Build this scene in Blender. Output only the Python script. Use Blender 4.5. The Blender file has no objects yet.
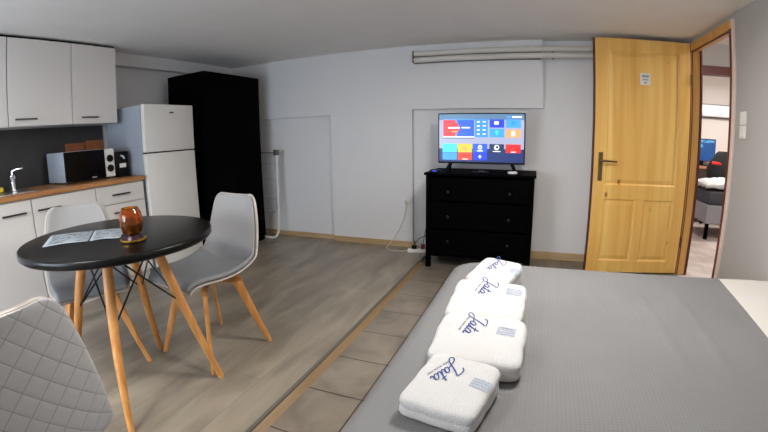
import bpy, bmesh, math, random
from math import pi, sin, cos, radians
from mathutils import Vector, Matrix
random.seed(7)
SC = bpy.context.scene
COL = SC.collection

# ------------------------------------------------------------------ camera
CX, CY, CZ = 3.4518, -3.8833, 1.1652
YAW, PITCH, ROLL = -0.3680, 0.1958, -0.0153
f = Vector((sin(YAW) * cos(PITCH), cos(YAW) * cos(PITCH), -sin(PITCH)))
r = Vector((cos(YAW), -sin(YAW), 0)); u = r.cross(f)
r2 = r * cos(ROLL) + u * sin(ROLL); u2 = -r * sin(ROLL) + u * cos(ROLL)
cd = bpy.data.cameras.new('camera'); cam = bpy.data.objects.new('camera', cd); COL.objects.link(cam)
cam.matrix_world = Matrix(((r2.x, u2.x, -f.x, CX), (r2.y, u2.y, -f.y, CY), (r2.z, u2.z, -f.z, CZ), (0, 0, 0, 1)))
cd.type = 'PANO'; cd.sensor_width = 36; cd.sensor_fit = 'HORIZONTAL'; cd.clip_start = 0.02
KP = (0.0, 0.05248360603, 8.2005963e-06, -1.321791902e-05, 1.85448253e-07)
for holder in (cd, getattr(cd, 'cycles', None)):
    try:
        holder.panorama_type = 'FISHEYE_LENS_POLYNOMIAL'
        holder.fisheye_fov = radians(170)
        for i in range(5): setattr(holder, 'fisheye_polynomial_k%d' % i, -KP[i])
        break
    except Exception as ex:
        print('pano', ex)
SC.camera = cam

# ------------------------------------------------------------------ world, light, exposure
vs = SC.view_settings
vs.view_transform = 'Standard'; vs.look = 'None'; vs.gamma = 1; vs.use_curve_mapping = False
vs.exposure = 1.13
w = bpy.data.worlds.new('world'); SC.world = w; w.use_nodes = True
w.node_tree.nodes['Background'].inputs[0].default_value = (0.75, 0.85, 1, 1)
w.node_tree.nodes['Background'].inputs[1].default_value = 1.0
def area(name, loc, rot, sx, sy, power, col):
    l = bpy.data.lights.new(name, 'AREA'); l.shape = 'RECTANGLE'; l.size = sx; l.size_y = sy; l.energy = power; l.color = col
    o = bpy.data.objects.new(name, l); o.location = loc; o.rotation_euler = rot; COL.objects.link(o); return o
area('window_daylight', (1.25, -5.02, 1.05), (radians(68), 0, 0), 1.5, 1.0, 20, (0.74, 0.86, 1.0))
LAMP_POWER = 13
LAMPS = [(3.55, -2.15, 2.055, LAMP_POWER, (1.0, 0.96, 0.90)), (2.1, -4.0, 2.055, 10, (1.0, 0.97, 0.93)), (5.6, -0.2, 2.2, 9, (1.0, .95, .9)), (6.4, 1.7, 2.3, 16, (1, .98, .95))]  # all out of view; the second is added for frontal fill

# ------------------------------------------------------------------ materials
def srgb(r, g, b):
    c = []
    for v in (r, g, b):
        v /= 255.
        c.append(v / 12.92 if v <= .04045 else ((v + .055) / 1.055) ** 2.4)
    return (*c, 1)
def mat(name, col, rough=.5, metal=0, bump=0, bscale=80, var=0, vscale=6, spec=None, emit=None, estr=1, trans=0, ior=1.45):
    m = bpy.data.materials.new(name); m.use_nodes = True
    nt = m.node_tree; b = nt.nodes['Principled BSDF']
    b.inputs['Base Color'].default_value = col; b.inputs['Roughness'].default_value = rough; b.inputs['Metallic'].default_value = metal
    if spec is not None: b.inputs['Specular IOR Level'].default_value = spec
    if trans: b.inputs['Transmission Weight'].default_value = trans; b.inputs['IOR'].default_value = ior
    if emit: b.inputs['Emission Color'].default_value = emit; b.inputs['Emission Strength'].default_value = estr
    tc = nt.nodes.new('ShaderNodeTexCoord')
    if var:
        n = nt.nodes.new('ShaderNodeTexNoise'); n.inputs['Scale'].default_value = vscale; n.inputs['Detail'].default_value = 4
        nt.links.new(tc.outputs['Object'], n.inputs['Vector'])
        mx = nt.nodes.new('ShaderNodeMix'); mx.data_type = 'RGBA'
        mx.inputs[6].default_value = tuple(min(1, c * (1 - var)) for c in col[:3]) + (1,)
        mx.inputs[7].default_value = tuple(min(1, c * (1 + var)) for c in col[:3]) + (1,)
        nt.links.new(n.outputs['Fac'], mx.inputs[0]); nt.links.new(mx.outputs[2], b.inputs['Base Color'])
    if bump:
        n = nt.nodes.new('ShaderNodeTexNoise'); n.inputs['Scale'].default_value = bscale; n.inputs['Detail'].default_value = 3
        nt.links.new(tc.outputs['Object'], n.inputs['Vector'])
        bp = nt.nodes.new('ShaderNodeBump'); bp.inputs['Strength'].default_value = bump; bp.inputs['Distance'].default_value = .005
        nt.links.new(n.outputs['Fac'], bp.inputs['Height']); nt.links.new(bp.outputs['Normal'], b.inputs['Normal'])
    return m
def wood(name, c1, c2, scale=(1, 1, .08), rough=.45, nscale=14, knots=None):
    m = bpy.data.materials.new(name); m.use_nodes = True
    nt = m.node_tree; b = nt.nodes['Principled BSDF']; b.inputs['Roughness'].default_value = rough
    tc = nt.nodes.new('ShaderNodeTexCoord'); mp = nt.nodes.new('ShaderNodeMapping'); mp.inputs['Scale'].default_value = scale
    nt.links.new(tc.outputs['Object'], mp.inputs['Vector'])
    n = nt.nodes.new('ShaderNodeTexNoise'); n.inputs['Scale'].default_value = nscale; n.inputs['Detail'].default_value = 6; n.inputs['Distortion'].default_value = .6
    nt.links.new(mp.outputs['Vector'], n.inputs['Vector'])
    cr = nt.nodes.new('ShaderNodeValToRGB'); cr.color_ramp.elements[0].color = c1; cr.color_ramp.elements[1].color = c2
    cr.color_ramp.elements[0].position = .3; cr.color_ramp.elements[1].position = .72
    nt.links.new(n.outputs['Fac'], cr.inputs['Fac'])
    out = cr.outputs['Color']
    if knots:
        v = nt.nodes.new('ShaderNodeTexVoronoi'); v.inputs['Scale'].default_value = 5.5
        mp2 = nt.nodes.new('ShaderNodeMapping'); mp2.inputs['Scale'].default_value = (1, 1, .55)
        nt.links.new(tc.outputs['Object'], mp2.inputs['Vector']); nt.links.new(mp2.outputs['Vector'], v.inputs['Vector'])
        c3 = nt.nodes.new('ShaderNodeValToRGB'); c3.color_ramp.elements[0].color = (1, 1, 1, 1); c3.color_ramp.elements[1].color = (0, 0, 0, 1)
        c3.color_ramp.elements[0].position = .03; c3.color_ramp.elements[1].position = .10
        nt.links.new(v.outputs['Distance'], c3.inputs['Fac'])
        mx = nt.nodes.new('ShaderNodeMix'); mx.data_type = 'RGBA'; mx.inputs[7].default_value = knots
        nt.links.new(out, mx.inputs[6]); nt.links.new(c3.outputs['Color'], mx.inputs[0]); out = mx.outputs[2]
    nt.links.new(out, b.inputs['Base Color'])
    return m
def floor_mat(name, c1, c2, grout, bw, bh, ox, oy, offset, rot, mortar, stretch, nscale, rough):
    """planks or tiles: brick pattern over stretched noise, in object space"""
    m = bpy.data.materials.new(name); m.use_nodes = True
    nt = m.node_tree; b = nt.nodes['Principled BSDF']; b.inputs['Roughness'].default_value = rough
    tc = nt.nodes.new('ShaderNodeTexCoord'); mp = nt.nodes.new('ShaderNodeMapping')
    mp.inputs['Location'].default_value = (ox, oy, 0); mp.inputs['Rotation'].default_value = (0, 0, rot)
    nt.links.new(tc.outputs['Object'], mp.inputs['Vector'])
    br = nt.nodes.new('ShaderNodeTexBrick'); br.offset = offset; br.squash = 1
    br.inputs['Scale'].default_value = 1; br.inputs['Brick Width'].default_value = bw; br.inputs['Row Height'].default_value = bh
    br.inputs['Mortar Size'].default_value = mortar; br.inputs['Mortar Smooth'].default_value = .3; br.inputs['Bias'].default_value = 0
    br.inputs['Color1'].default_value = (.2, .2, .2, 1); br.inputs['Color2'].default_value = (.8, .8, .8, 1); br.inputs['Mortar'].default_value = (.5, .5, .5, 1)
    nt.links.new(mp.outputs['Vector'], br.inputs['Vector'])
    ms = nt.nodes.new('ShaderNodeMapping'); ms.inputs['Scale'].default_value = stretch
    nt.links.new(tc.outputs['Object'], ms.inputs['Vector'])
    n = nt.nodes.new('ShaderNodeTexNoise'); n.inputs['Scale'].default_value = nscale; n.inputs['Detail'].default_value = 7; n.inputs['Distortion'].default_value = .8
    nt.links.new(ms.outputs['Vector'], n.inputs['Vector'])
    ad = nt.nodes.new('ShaderNodeMath'); ad.operation = 'MULTIPLY_ADD'; ad.inputs[1].default_value = .3 if mortar > .002 else .14; 
    nt.links.new(br.outputs['Color'], ad.inputs[0]); nt.links.new(n.outputs['Fac'], ad.inputs[2])
    cr = nt.nodes.new('ShaderNodeValToRGB'); cr.color_ramp.elements[0].color = c1; cr.color_ramp.elements[1].color = c2
    cr.color_ramp.elements[0].position = .42 if mortar > .002 else .36; cr.color_ramp.elements[1].position = .9 if mortar > .002 else .8
    nt.links.new(ad.outputs[0], cr.inputs['Fac'])
    mx = nt.nodes.new('ShaderNodeMix'); mx.data_type = 'RGBA'; mx.inputs[7].default_value = grout
    nt.links.new(cr.outputs['Color'], mx.inputs[6]); nt.links.new(br.outputs['Fac'], mx.inputs[0])
    nt.links.new(mx.outputs[2], b.inputs['Base Color'])
    bp = nt.nodes.new('ShaderNodeBump'); bp.inputs['Strength'].default_value = .3; bp.inputs['Distance'].default_value = .002; bp.invert = True
    nt.links.new(br.outputs['Fac'], bp.inputs['Height']); nt.links.new(bp.outputs['Normal'], b.inputs['Normal'])
    return m
def weave_mat(name, col, freq, strength, dist, rough=.9, diamond=False, seam=None, coord='Object', noise=None):
    """woven or quilted cloth: bump from two sine waves"""
    m = bpy.data.materials.new(name); m.use_nodes = True
    nt = m.node_tree; b = nt.nodes['Principled BSDF']; b.inputs['Roughness'].default_value = rough; b.inputs['Base Color'].default_value = col
    b.inputs['Specular IOR Level'].default_value = .2
    tc = nt.nodes.new('ShaderNodeTexCoord'); mp = nt.nodes.new('ShaderNodeMapping')
    mp.inputs['Rotation'].default_value = (0, 0, radians(45) if diamond else 0); mp.inputs['Scale'].default_value = (freq, freq, freq)
    nt.links.new(tc.outputs[coord], mp.inputs['Vector'])
    sp = nt.nodes.new('ShaderNodeSeparateXYZ'); nt.links.new(mp.outputs['Vector'], sp.inputs[0])
    hs = []
    for ax in (0, 1):
        s = nt.nodes.new('ShaderNodeMath'); s.operation = 'SINE'; nt.links.new(sp.outputs[ax], s.inputs[0])
        a = nt.nodes.new('ShaderNodeMath'); a.operation = 'ABSOLUTE'; nt.links.new(s.outputs[0], a.inputs[0]); hs.append(a)
    mn = nt.nodes.new('ShaderNodeMath'); mn.operation = 'MINIMUM' if diamond else 'MULTIPLY'
    nt.links.new(hs[0].outputs[0], mn.inputs[0]); nt.links.new(hs[1].outputs[0], mn.inputs[1])
    pw = nt.nodes.new('ShaderNodeMath'); pw.operation = 'POWER'; pw.inputs[1].default_value = .45; nt.links.new(mn.outputs[0], pw.inputs[0])
    bp = nt.nodes.new('ShaderNodeBump'); bp.inputs['Strength'].default_value = strength; bp.inputs['Distance'].default_value = dist
    nt.links.new(pw.outputs[0], bp.inputs['Height']); nt.links.new(bp.outputs['Normal'], b.inputs['Normal'])
    if seam:
        cr = nt.nodes.new('ShaderNodeValToRGB'); cr.color_ramp.elements[0].color = seam; cr.color_ramp.elements[1].color = col
        cr.color_ramp.elements[0].position = .02; cr.color_ramp.elements[1].position = .10
        nt.links.new(mn.outputs[0], cr.inputs['Fac']); nt.links.new(cr.outputs['Color'], b.inputs['Base Color'])
    elif noise:
        n = nt.nodes.new('ShaderNodeTexNoise'); n.inputs['Scale'].default_value = noise; n.inputs['Detail'].default_value = 5
        nt.links.new(tc.outputs['Object'], n.inputs['Vector'])
        mx = nt.nodes.new('ShaderNodeMix'); mx.data_type = 'RGBA'
        mx.inputs[6].default_value = tuple(c * .88 for c in col[:3]) + (1,); mx.inputs[7].default_value = tuple(min(1, c * 1.1) for c in col[:3]) + (1,)
        nt.links.new(n.outputs['Fac'], mx.inputs[0]); nt.links.new(mx.outputs[2], b.inputs['Base Color'])
    return m
def emis(name, col, s):
    m = bpy.data.materials.new(name); m.use_nodes = True; nt = m.node_tree
    b = nt.nodes['Principled BSDF']; b.inputs['Base Color'].default_value = (.01, .01, .01, 1); b.inputs['Roughness'].default_value = .3
    b.inputs['Emission Color'].default_value = col; b.inputs['Emission Strength'].default_value = s
    return m

M = {}
M['wall'] = mat('wall_paint', srgb(226, 226, 228), .85, bump=.12, bscale=35, var=.02, vscale=3)
M['ceil'] = mat('ceiling_paint', srgb(236, 234, 232), .9, bump=.15, bscale=30, var=.05, vscale=5)
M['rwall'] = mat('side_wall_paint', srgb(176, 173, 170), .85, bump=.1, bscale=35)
M['laminate'] = floor_mat('laminate', srgb(112, 104, 92), srgb(158, 147, 130), srgb(96, 88, 78), 1.3, .19, .05, .0, .37, radians(90), .0012, (3.2, .8, 1), 2.0, .29)
M['tile'] = floor_mat('floor_tile', srgb(104, 95, 84), srgb(142, 132, 118), srgb(52, 40, 32), .3222, .3222, -.2084, -.1079, 0, 0, .004, (1, 1, 1), 5, .28)
M['hall_tile'] = floor_mat('hall_tile', srgb(168, 150, 142), srgb(205, 192, 186), srgb(160, 140, 134), .33, .33, 0, 0, 0, 0, .004, (1, 1, 1), 4, .4)
M['tan'] = wood('tan_wood', srgb(176, 146, 104), srgb(206, 178, 138), (.1, 1, 1), .5)
M['ochre'] = wood('ochre_wood', srgb(122, 97, 66), srgb(150, 124, 90), (1, .1, 1), .5)
M['steel_strip'] = mat('strip', srgb(96, 92, 84), .45, 0)
M['pine'] = wood('pine', srgb(228, 174, 88), srgb(246, 204, 120), (1.2, 1.2, .07), .42, 10, knots=srgb(140, 84, 34))
M['pine_dark'] = wood('pine_frame', srgb(206, 150, 76), srgb(228, 178, 104), (1.5, 1.5, .1), .45, 10)
M['red_wood'] = mat('red_brown_wood', srgb(92, 40, 36), .5, var=.15, vscale=10)
M['pink_edge'] = mat('cream_edge', srgb(222, 200, 188), .6)
M['black_wood'] = mat('black_wood', (.0005, .0005, .0005, 1), .6, spec=.03)
M['cab'] = mat('cabinet_white', srgb(222, 218, 214), .4, var=.01)
M['cabside'] = mat('cabinet_carcass', srgb(205, 203, 202), .5)
M['worktop'] = wood('worktop_oak', srgb(146, 96, 54), srgb(192, 138, 84), (1, .12, 1), .4, 16)
M['backsplash'] = mat('backsplash_slate', srgb(44, 43, 44), .55, var=.35, vscale=7)
M['chrome'] = mat('chrome', (.8, .8, .8, 1), .18, 1)
M['steel'] = mat('steel', (.62, .62, .62, 1), .3, 1)
M['handle'] = mat('handle_metal', (.10, .095, .09, 1), .35, 1)
M['knob'] = mat('black_knob', (.004, .004, .004, 1), .3, spec=.3)
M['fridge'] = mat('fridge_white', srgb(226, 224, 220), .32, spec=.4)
M['fridge_side'] = mat('fridge_side', srgb(160, 167, 178), .45)  # daylight's blue cast on this side is mixed into the colour
M['dark'] = mat('dark_plastic', (.003, .003, .003, 1), .4, spec=.2)
M['rubber'] = mat('rubber', (.012, .012, .012, 1), .7)
M['glassblack'] = mat('black_glass', (.002, .002, .002, 1), .2, spec=.15)
M['silver'] = mat('silver_paint', srgb(176, 184, 196), .35, .3)
M['white'] = mat('white_plastic', srgb(232, 230, 226), .4)
M['table'] = mat('table_black', (.003, .003, .003, 1), .3, spec=.3)
M['beech'] = wood('beech', srgb(190, 124, 62), srgb(224, 164, 96), (3, 3, .3), .42, 12)
M['beech_cross'] = wood('beech_cross', srgb(180, 116, 56), srgb(214, 154, 88), (1, 1, 1), .45, 12)
M['wire'] = mat('black_wire', (.006, .006, .006, 1), .4, .3)
M['shell'] = mat('shell_white', srgb(186, 178, 170), .45)
M['uph'] = mat('grey_upholstery', srgb(166, 164, 163), .8, bump=.15, bscale=300, var=.04, vscale=20)
M['cushion'] = mat('grey_cushion', srgb(134, 136, 138), .8, bump=.15, bscale=300, var=.05, vscale=20)
M['quilt'] = weave_mat('quilted_fabric', srgb(186, 186, 188), pi / .046, .35, .004, .85, True, srgb(146, 146, 148), coord='UV')
M['spread'] = weave_mat('bedspread_waffle', srgb(121, 121, 122), pi / .0115, .35, .003, .9, noise=3.0)
M['sheet'] = weave_mat('sheet_weave', srgb(208, 204, 200), pi / .016, .3, .002, .9)
M['towel'] = mat('terry_cloth', srgb(196, 195, 195), .95, bump=.55, bscale=260, var=.03, vscale=40, spec=.1)
M['ink'] = mat('navy_print', srgb(44, 66, 128), .8)
M['ink_pale'] = mat('pale_blue_print', srgb(140, 158, 186), .8)
M['ink_grey'] = mat('slate_print', srgb(78, 88, 106), .8)
M['amber'] = mat('amber_glass', srgb(226, 140, 30), .05, trans=.95, spec=.6)
M['wax'] = mat('dark_wax', srgb(40, 10, 22), .3)
M['gold'] = mat('gold', srgb(226, 180, 60), .25, .8)
M['paper'] = mat('paper', srgb(160, 170, 178), .6)
M['paper_dark'] = mat('paper_print', srgb(84, 94, 106), .6)
M['pipe'] = mat('grey_pipe', srgb(214, 211, 204), .3, .0, spec=.6)
M['pipe_shadow'] = mat('pipe_clip_shadow', srgb(110, 106, 98), .5)  # clip grey that also draws shadow lines by pipes and duct
M['brown_wood'] = wood('brown_board', srgb(118, 62, 24), srgb(160, 92, 44), (1, 1, 1), .5)
M['yellow'] = mat('yellow_sponge', srgb(206, 180, 60), .9, bump=.6, bscale=200)
M['brass'] = mat('old_brass', srgb(120, 104, 76), .35, .85)
M['lamp'] = emis('lamp_diffuser', (1, .95, .89, 1), 14.0)
M['ductw'] = mat('duct_white', srgb(240, 244, 250), .35)
M['room2'] = mat('far_room_paint', srgb(222, 214, 208), .85)
M['grey_fabric'] = mat('grey_bed_fabric', srgb(150, 150, 156), .85, bump=.2, bscale=200)
M['dark_blanket'] = mat('dark_blanket', srgb(70, 72, 78), .9)
M['red'] = mat('red_vinyl', srgb(206, 26, 34), .45)
M['desk'] = wood('desk_wood', srgb(176, 110, 84), srgb(200, 140, 110), (.2, 1, 1), .4)
M['reddot'] = mat('red_plug', srgb(120, 36, 28), .5)
M['glass'] = mat('window_glass', (1, 1, 1, 1), .0, trans=1.0, ior=1.02)

# ------------------------------------------------------------------ mesh helpers
class MB:
    def __init__(s): s.bm = bmesh.new(); s.mi = 0
    def _tag(s, faces):
        for fc in faces: fc.material_index = s.mi
    def box(s, x0, x1, y0, y1, z0, z1, bev=0, seg=2, mtx=None):
        g = bmesh.ops.create_cube(s.bm, size=1)
        vs_ = g['verts']
        for v in vs_: v.co = Vector(((x0 + x1) / 2 + v.co.x * (x1 - x0), (y0 + y1) / 2 + v.co.y * (y1 - y0), (z0 + z1) / 2 + v.co.z * (z1 - z0)))
        fs = set(fc for v in vs_ for fc in v.link_faces)
        if bev:
            es = list(set(e for v in vs_ for e in v.link_edges))
            rr = bmesh.ops.bevel(s.bm, geom=es, offset=bev, segments=seg, affect='EDGES', profile=.5)
            fs = set(rr['faces']) | set(fc for v in rr['verts'] for fc in v.link_faces)
            vs_ = list(set(v for fc in fs for v in fc.verts))
        s._tag(fs)
        if mtx:
            for v in vs_: v.co = mtx @ v.co
        return vs_
    def rings(s, rings, cap0=True, cap1=True, closed=True, loop=False):
        R = [[s.bm.verts.new(p) for p in ring] for ring in rings]
        n = len(R[0]); fs = []
        for a, b in list(zip(R, R[1:])) + ([(R[-1], R[0])] if loop else []):
            for i in range(n if closed else n - 1):
                j = (i + 1) % n
                try: fs.append(s.bm.faces.new((a[i], a[j], b[j], b[i])))
                except ValueError: pass
        if cap0 and not loop: fs.append(s.bm.faces.new(list(reversed(R[0]))))
        if cap1 and not loop: fs.append(s.bm.faces.new(R[-1]))
        s._tag(fs); return R
    def tube(s, pts, rad, n=12, cap=True):
        pts = [Vector(p) for p in pts]; rads = rad if isinstance(rad, (list, tuple)) else [rad] * len(pts)
        rings = []; up = None
        for i, p in enumerate(pts):
            d = (pts[min(i + 1, len(pts) - 1)] - pts[max(i - 1, 0)]).normalized()
            if up is None: up = Vector((0, 0, 1)) if abs(d.z) < .9 else Vector((1, 0, 0))
            a = d.cross(up).normalized(); b = a.cross(d).normalized(); up = b
            rings.append([p + a * (rads[i] * cos(2 * pi * k / n)) + b * (rads[i] * sin(2 * pi * k / n)) for k in range(n)])
        s.rings(rings, cap, cap)
    def lathe(s, prof, c=(0, 0, 0), n=40, cap=True):
        s.rings([[(c[0] + rr * cos(2 * pi * k / n), c[1] + rr * sin(2 * pi * k / n), c[2] + z) for k in range(n)] for rr, z in prof], cap, cap)
    def bar(s, a, b, w0, t0, w1, t1, side):
        """tapered rectangular bar between two points; side = width direction"""
        a, b = Vector(a), Vector(b); d = (b - a).normalized(); sd = Vector(side); sd = (sd - d * sd.dot(d)).normalized(); nn = d.cross(sd)
        def rg(p, w_, t_):
            c_ = []
            for k in range(8):
                an = pi / 8 + k * pi / 4; q = 1.06
                c_.append(p + sd * (w_ / 2 * max(-1, min(1, q * 1.2 * cos(an)))) + nn * (t_ / 2 * max(-1, min(1, q * 1.2 * sin(an)))))
            return c_
        s.rings([rg(a, w0, t0), rg(a.lerp(b, .5), (w0 + w1) / 2, (t0 + t1) / 2), rg(b, w1, t1)])
    def quad(s, pts):
        fc = s.bm.faces.new([s.bm.verts.new(p) for p in pts]); fc.material_index = s.mi; return fc
    def build(s, name, m, parent=None, smooth=False, angle=35):
        bmesh.ops.recalc_face_normals(s.bm, faces=s.bm.faces[:])
        me = bpy.data.meshes.new(name); s.bm.to_mesh(me); s.bm.free()
        for mm in (m if isinstance(m, (list, tuple)) else [m]): me.materials.append(mm)
        if smooth:
            for p in me.polygons: p.use_smooth = True
            try: me.set_sharp_from_angle(angle=radians(angle))
            except Exception: pass
        o = bpy.data.objects.new(name, me); COL.objects.link(o)
        if parent: o.parent = parent
        return o
def tag(o, label, cat, group=None):
    o['label'] = label; o['category'] = cat
    if group: o['group'] = group
    return o
def thing(name, label, cat, loc=(0, 0, 0), rz=0, group=None):
    o = bpy.data.objects.new(name, None); COL.objects.link(o); o.location = loc; o.rotation_euler = (0, 0, rz); o.empty_display_size = .1
    return tag(o, label, cat, group)
def struct(name, mb, m, label=None, parent=None, **k):
    o = mb.build(name, m, parent, **k)
    if parent is None: o['kind'] = 'structure'
    if label: o['label'] = label
    return o
def B(*a, **k):
    mb = MB(); mb.box(*a, **k); return mb
def part(name, m, parent, *boxes, bev=0, smooth=False):
    mb = MB()
    for b in boxes: mb.box(*b, bev=bev)
    return mb.build(name, m, parent, smooth=smooth)
def copy_thing(o, loc, rz, label):
    c = o.copy(); COL.objects.link(c); c.location = loc; c.rotation_euler = (0, 0, rz); c['label'] = label
    for ch in list(o.children):
        d = ch.copy(); COL.objects.link(d); d.parent = c
        for g in list(ch.children):
            e = g.copy(); COL.objects.link(e); e.parent = d
    return c

# ------------------------------------------------------------------ the setting
H = 2.055          # ceiling
ZL = 0.03          # laminate level above the tiles
XS = 2.468         # laminate edge
R = 4.83           # right wall
KW = -0.10         # kitchen wall
YF = -5.0          # wall behind the camera
REC = .05          # depth of the recess plane
o = struct('floor', B(XS - .05, R, YF, .1, -.1, 0), M['tile'], 'beige square floor tiles between the laminate and the bed')
o = struct('floor.001', B(KW, XS, YF, .1, -.1, ZL), M['laminate'], 'grey brown wood laminate on the kitchen side')
struct('floor.002', B(R, 8.0, -2.2, 3.4, -.1, -.001), M['hall_tile'], 'pinkish floor tiles beyond the doorway')
mb = MB(); mb.rings([[(XS + .001, y, ZL - .001), (XS + .036, y, 0.0005), (XS + .001, y, 0.0005)] for y in (YF, -.42)])
struct('trim_1', mb, M['ochre'], 'tan wooden edge strip along the laminate')
mb = MB(); mb.rings([[(XS - .018, y, ZL), (XS - .012, y, ZL + .004), (XS + .003, y, ZL + .004), (XS + .006, y, ZL - .004)] for y in (YF, -.42)])
struct('trim_2', mb, M['steel_strip'], 'grey metal profile on the laminate edge')
struct('ceiling', B(KW - .1, R + .1, YF - .1, .2, H, H + .1), M['ceil'])
struct('ceiling.001', B(R + .1, 8.0, -2.2, 3.4, 2.3, 2.4), M['room2'])
struct('wall_left', B(KW - .1, KW, YF, .2, 0, H), M['wall'])
struct('trim_3', B(KW, 0.0, YF, 0.0, 1.935, H), M['wall'], 'plastered beam under the ceiling along the kitchen wall')
# back wall: front skin with two shallow recesses in front of a rear plane
mb = MB(); mb.box(KW - .1, R + .1, REC, REC + .1, 0, H)
mb.box(KW - .1, 1.36, 0, REC, 1.40, H); mb.box(1.36, 2.266, 0, REC, 0, H); mb.box(2.266, 3.52, 0, REC, 1.425, H)
struct('wall_back', mb, M['wall'])
mb = MB(); mb.box(KW, 1.36, REC - .015, REC, ZL, ZL + .055, bev=.003); mb.box(1.36, 2.271, -.016, 0, ZL, ZL + .058, bev=.003); mb.box(2.266, 2.281, -.016, REC, ZL, ZL + .058)
struct('baseboard_back', mb, M['tan'])
mb = MB(); mb.box(2.6, R, REC - .016, REC, 0, .075, bev=.003)
struct('baseboard_back.001', mb, M['tan'])
# right wall with the door opening (y -1.0 .. -.13)
OY0, OY1, OZ = -.985, -.13, 1.985
mb = MB(); mb.box(R, R + .068, YF, OY0, 0, H); mb.box(R, R + .068, OY1, .12, 0, H); mb.box(R, R + .068, OY0, OY1, OZ, H)
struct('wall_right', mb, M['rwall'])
# wall behind the camera with a window
mb = MB(); mb.box(KW, .45, YF - .1, YF, 0, H); mb.box(2.05, R + .1, YF - .1, YF, 0, H); mb.box(.45, 2.05, YF - .1, YF, 0, .55); mb.box(.45, 2.05, YF - .1, YF, 1.6, H)
struct('wall_front', mb, M['wall'])
wr = bpy.data.objects.new('window_1', None); COL.objects.link(wr); wr.location = (1.25, YF - .06, .55); wr['kind'] = 'structure'
mb = MB()
for b in ((-.8, -.74, -.03, .03, 0, 1.05), (.74, .8, -.03, .03, 0, 1.05), (-.74, .74, -.03, .03, 0, .06), (-.74, .74, -.03, .03, .99, 1.05), (-.03, .03, -.03, .03, .06, .99)): mb.box(*b)
mb.build('window_frame', M['white'], wr)
mb = MB(); mb.box(-.74, -.03, -.004, .004, .06, .99); mb.box(.03, .74, -.004, .004, .06, .99); mb.build('window_pane', M['glass'], wr)

# door frame (pine lining, casings)
fr = bpy.data.objects.new('trim_4', None); COL.objects.link(fr); fr.location = (R, -.55, 0); fr['kind'] = 'structure'; fr['label'] = 'pine frame lining the doorway'
def lb(*b): return (b[0] - R, b[1] - R, b[2] + .55, b[3] + .55, b[4], b[5])
part('frame_jamb', M['pine_dark'], fr, lb(R - .02, R + .068, -.16, -.131, 0, OZ - .03), bev=.003)
part('frame_head', M['pine_dark'], fr, lb(R - .02, R + .075, OY0, -.131, OZ - .03, OZ + .03), bev=.003)
part('frame_jamb', M['red_wood'], fr, lb(R - .024, R + .075, OY0, OY0 + .03, 0, OZ - .03), bev=.003)
part('dark_line_or_seal', M['red_wood'], fr, lb(R + .0, R + .012, OY0 + .03, -.16, OZ - .038, OZ - .0295))  # thin dark red line below the head
part('casing', M['pink_edge'], fr, lb(R - .022, R, OY0 - .03, OY0, 0, OZ + .03), bev=.004)
part('casing', M['pine_dark'], fr, lb(R - .022, R, OY1, OY1 + .05, 0, OZ + .03), bev=.003)
part('casing', M['red_wood'], fr, lb(R + .069, R + .088, -.172, -.1, 0, OZ), bev=.003)

# hall and the far room
mb = MB(); mb.box(R + .1, 5.345, 1.0, 1.1, 0, 2.3); mb.box(6.12, 8, 1.0, 1.1, 0, 2.3); mb.box(5.345, 6.12, 1.0, 1.1, 2.02, 2.3)
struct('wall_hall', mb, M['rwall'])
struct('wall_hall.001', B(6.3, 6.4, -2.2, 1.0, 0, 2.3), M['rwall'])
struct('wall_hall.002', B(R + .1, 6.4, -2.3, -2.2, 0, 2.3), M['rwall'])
struct('wall_hall.003', B(R, R + .1, .12, 3.1, 0, 2.3), M['room2'])
struct('wall_hall.004', B(R + .1, 8, 3.1, 3.2, 0, 2.3), M['room2'])
struct('wall_hall.005', B(7.9, 8, 1.1, 3.1, 0, 2.3), M['room2'])
f2 = bpy.data.objects.new('trim_5', None); COL.objects.link(f2); f2.location = (5.7, 1.0, 0); f2['kind'] = 'structure'; f2['label'] = 'dark red brown frame of the second doorway'
part('frame_head', M['red_wood'], f2, (-.40, .46, -.02, .12, 1.95, 2.045), bev=.004)
part('frame_jamb', M['red_wood'], f2, (-.37, -.335, -.02, .12, 0, 1.95), bev=.004)
part('frame_jamb', M['red_wood'], f2, (.42, .455, -.02, .12, 0, 1.95), bev=.004)

# ------------------------------------------------------------------ ceiling lamps
for i, (x, y, z, p, c) in enumerate(LAMPS):
    lab = ['round white ceiling lamp above the foot of the bed', 'added unseen fill lamp on the ceiling above the chair with the quilted back', 'round white ceiling lamp in the hall beyond the doorway', 'round white ceiling lamp over the bed in the far room'][i]
    t = thing('ceiling_lamp', lab, 'ceiling lamp', (x, y, z))
    mb = MB(); mb.lathe([(.17, 0), (.18, -.012), (.175, -.03), (.165, -.035)]); mb.build('lamp_base', M['white'], t, smooth=True)
    mb = MB(); mb.lathe([(.16, -.034), (.155, -.038), (.10, -.04), (.03, -.041)] if i == 1 else [(.16, -.034), (.165, -.07), (.15, -.10), (.10, -.12), (.03, -.126)]); mb.build('lamp_shade', M['lamp'], t, smooth=True)
    l = bpy.data.lights.new('lamp_light', 'AREA'); l.shape = 'DISK'; l.size = .5 if i < 2 else .3; l.energy = p; l.color = c
    lo = bpy.data.objects.new('lamp_light', l); lo.location = (x, y, z - .14); COL.objects.link(lo)

# ------------------------------------------------------------------ door leaf
HX, HY, FX, FY = 4.800, -.137, 3.950, -.252
DW = math.hypot(FX - HX, FY - HY); dang = math.atan2(FY - HY, FX - HX)
dr = bpy.data.objects.new('door_1', None); COL.objects.link(dr); dr.location = (HX, HY, 0); dr.rotation_euler = (0, 0, dang); dr['kind'] = 'structure'
dr['label'] = 'open pine panel door folded back towards the wall'
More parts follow.
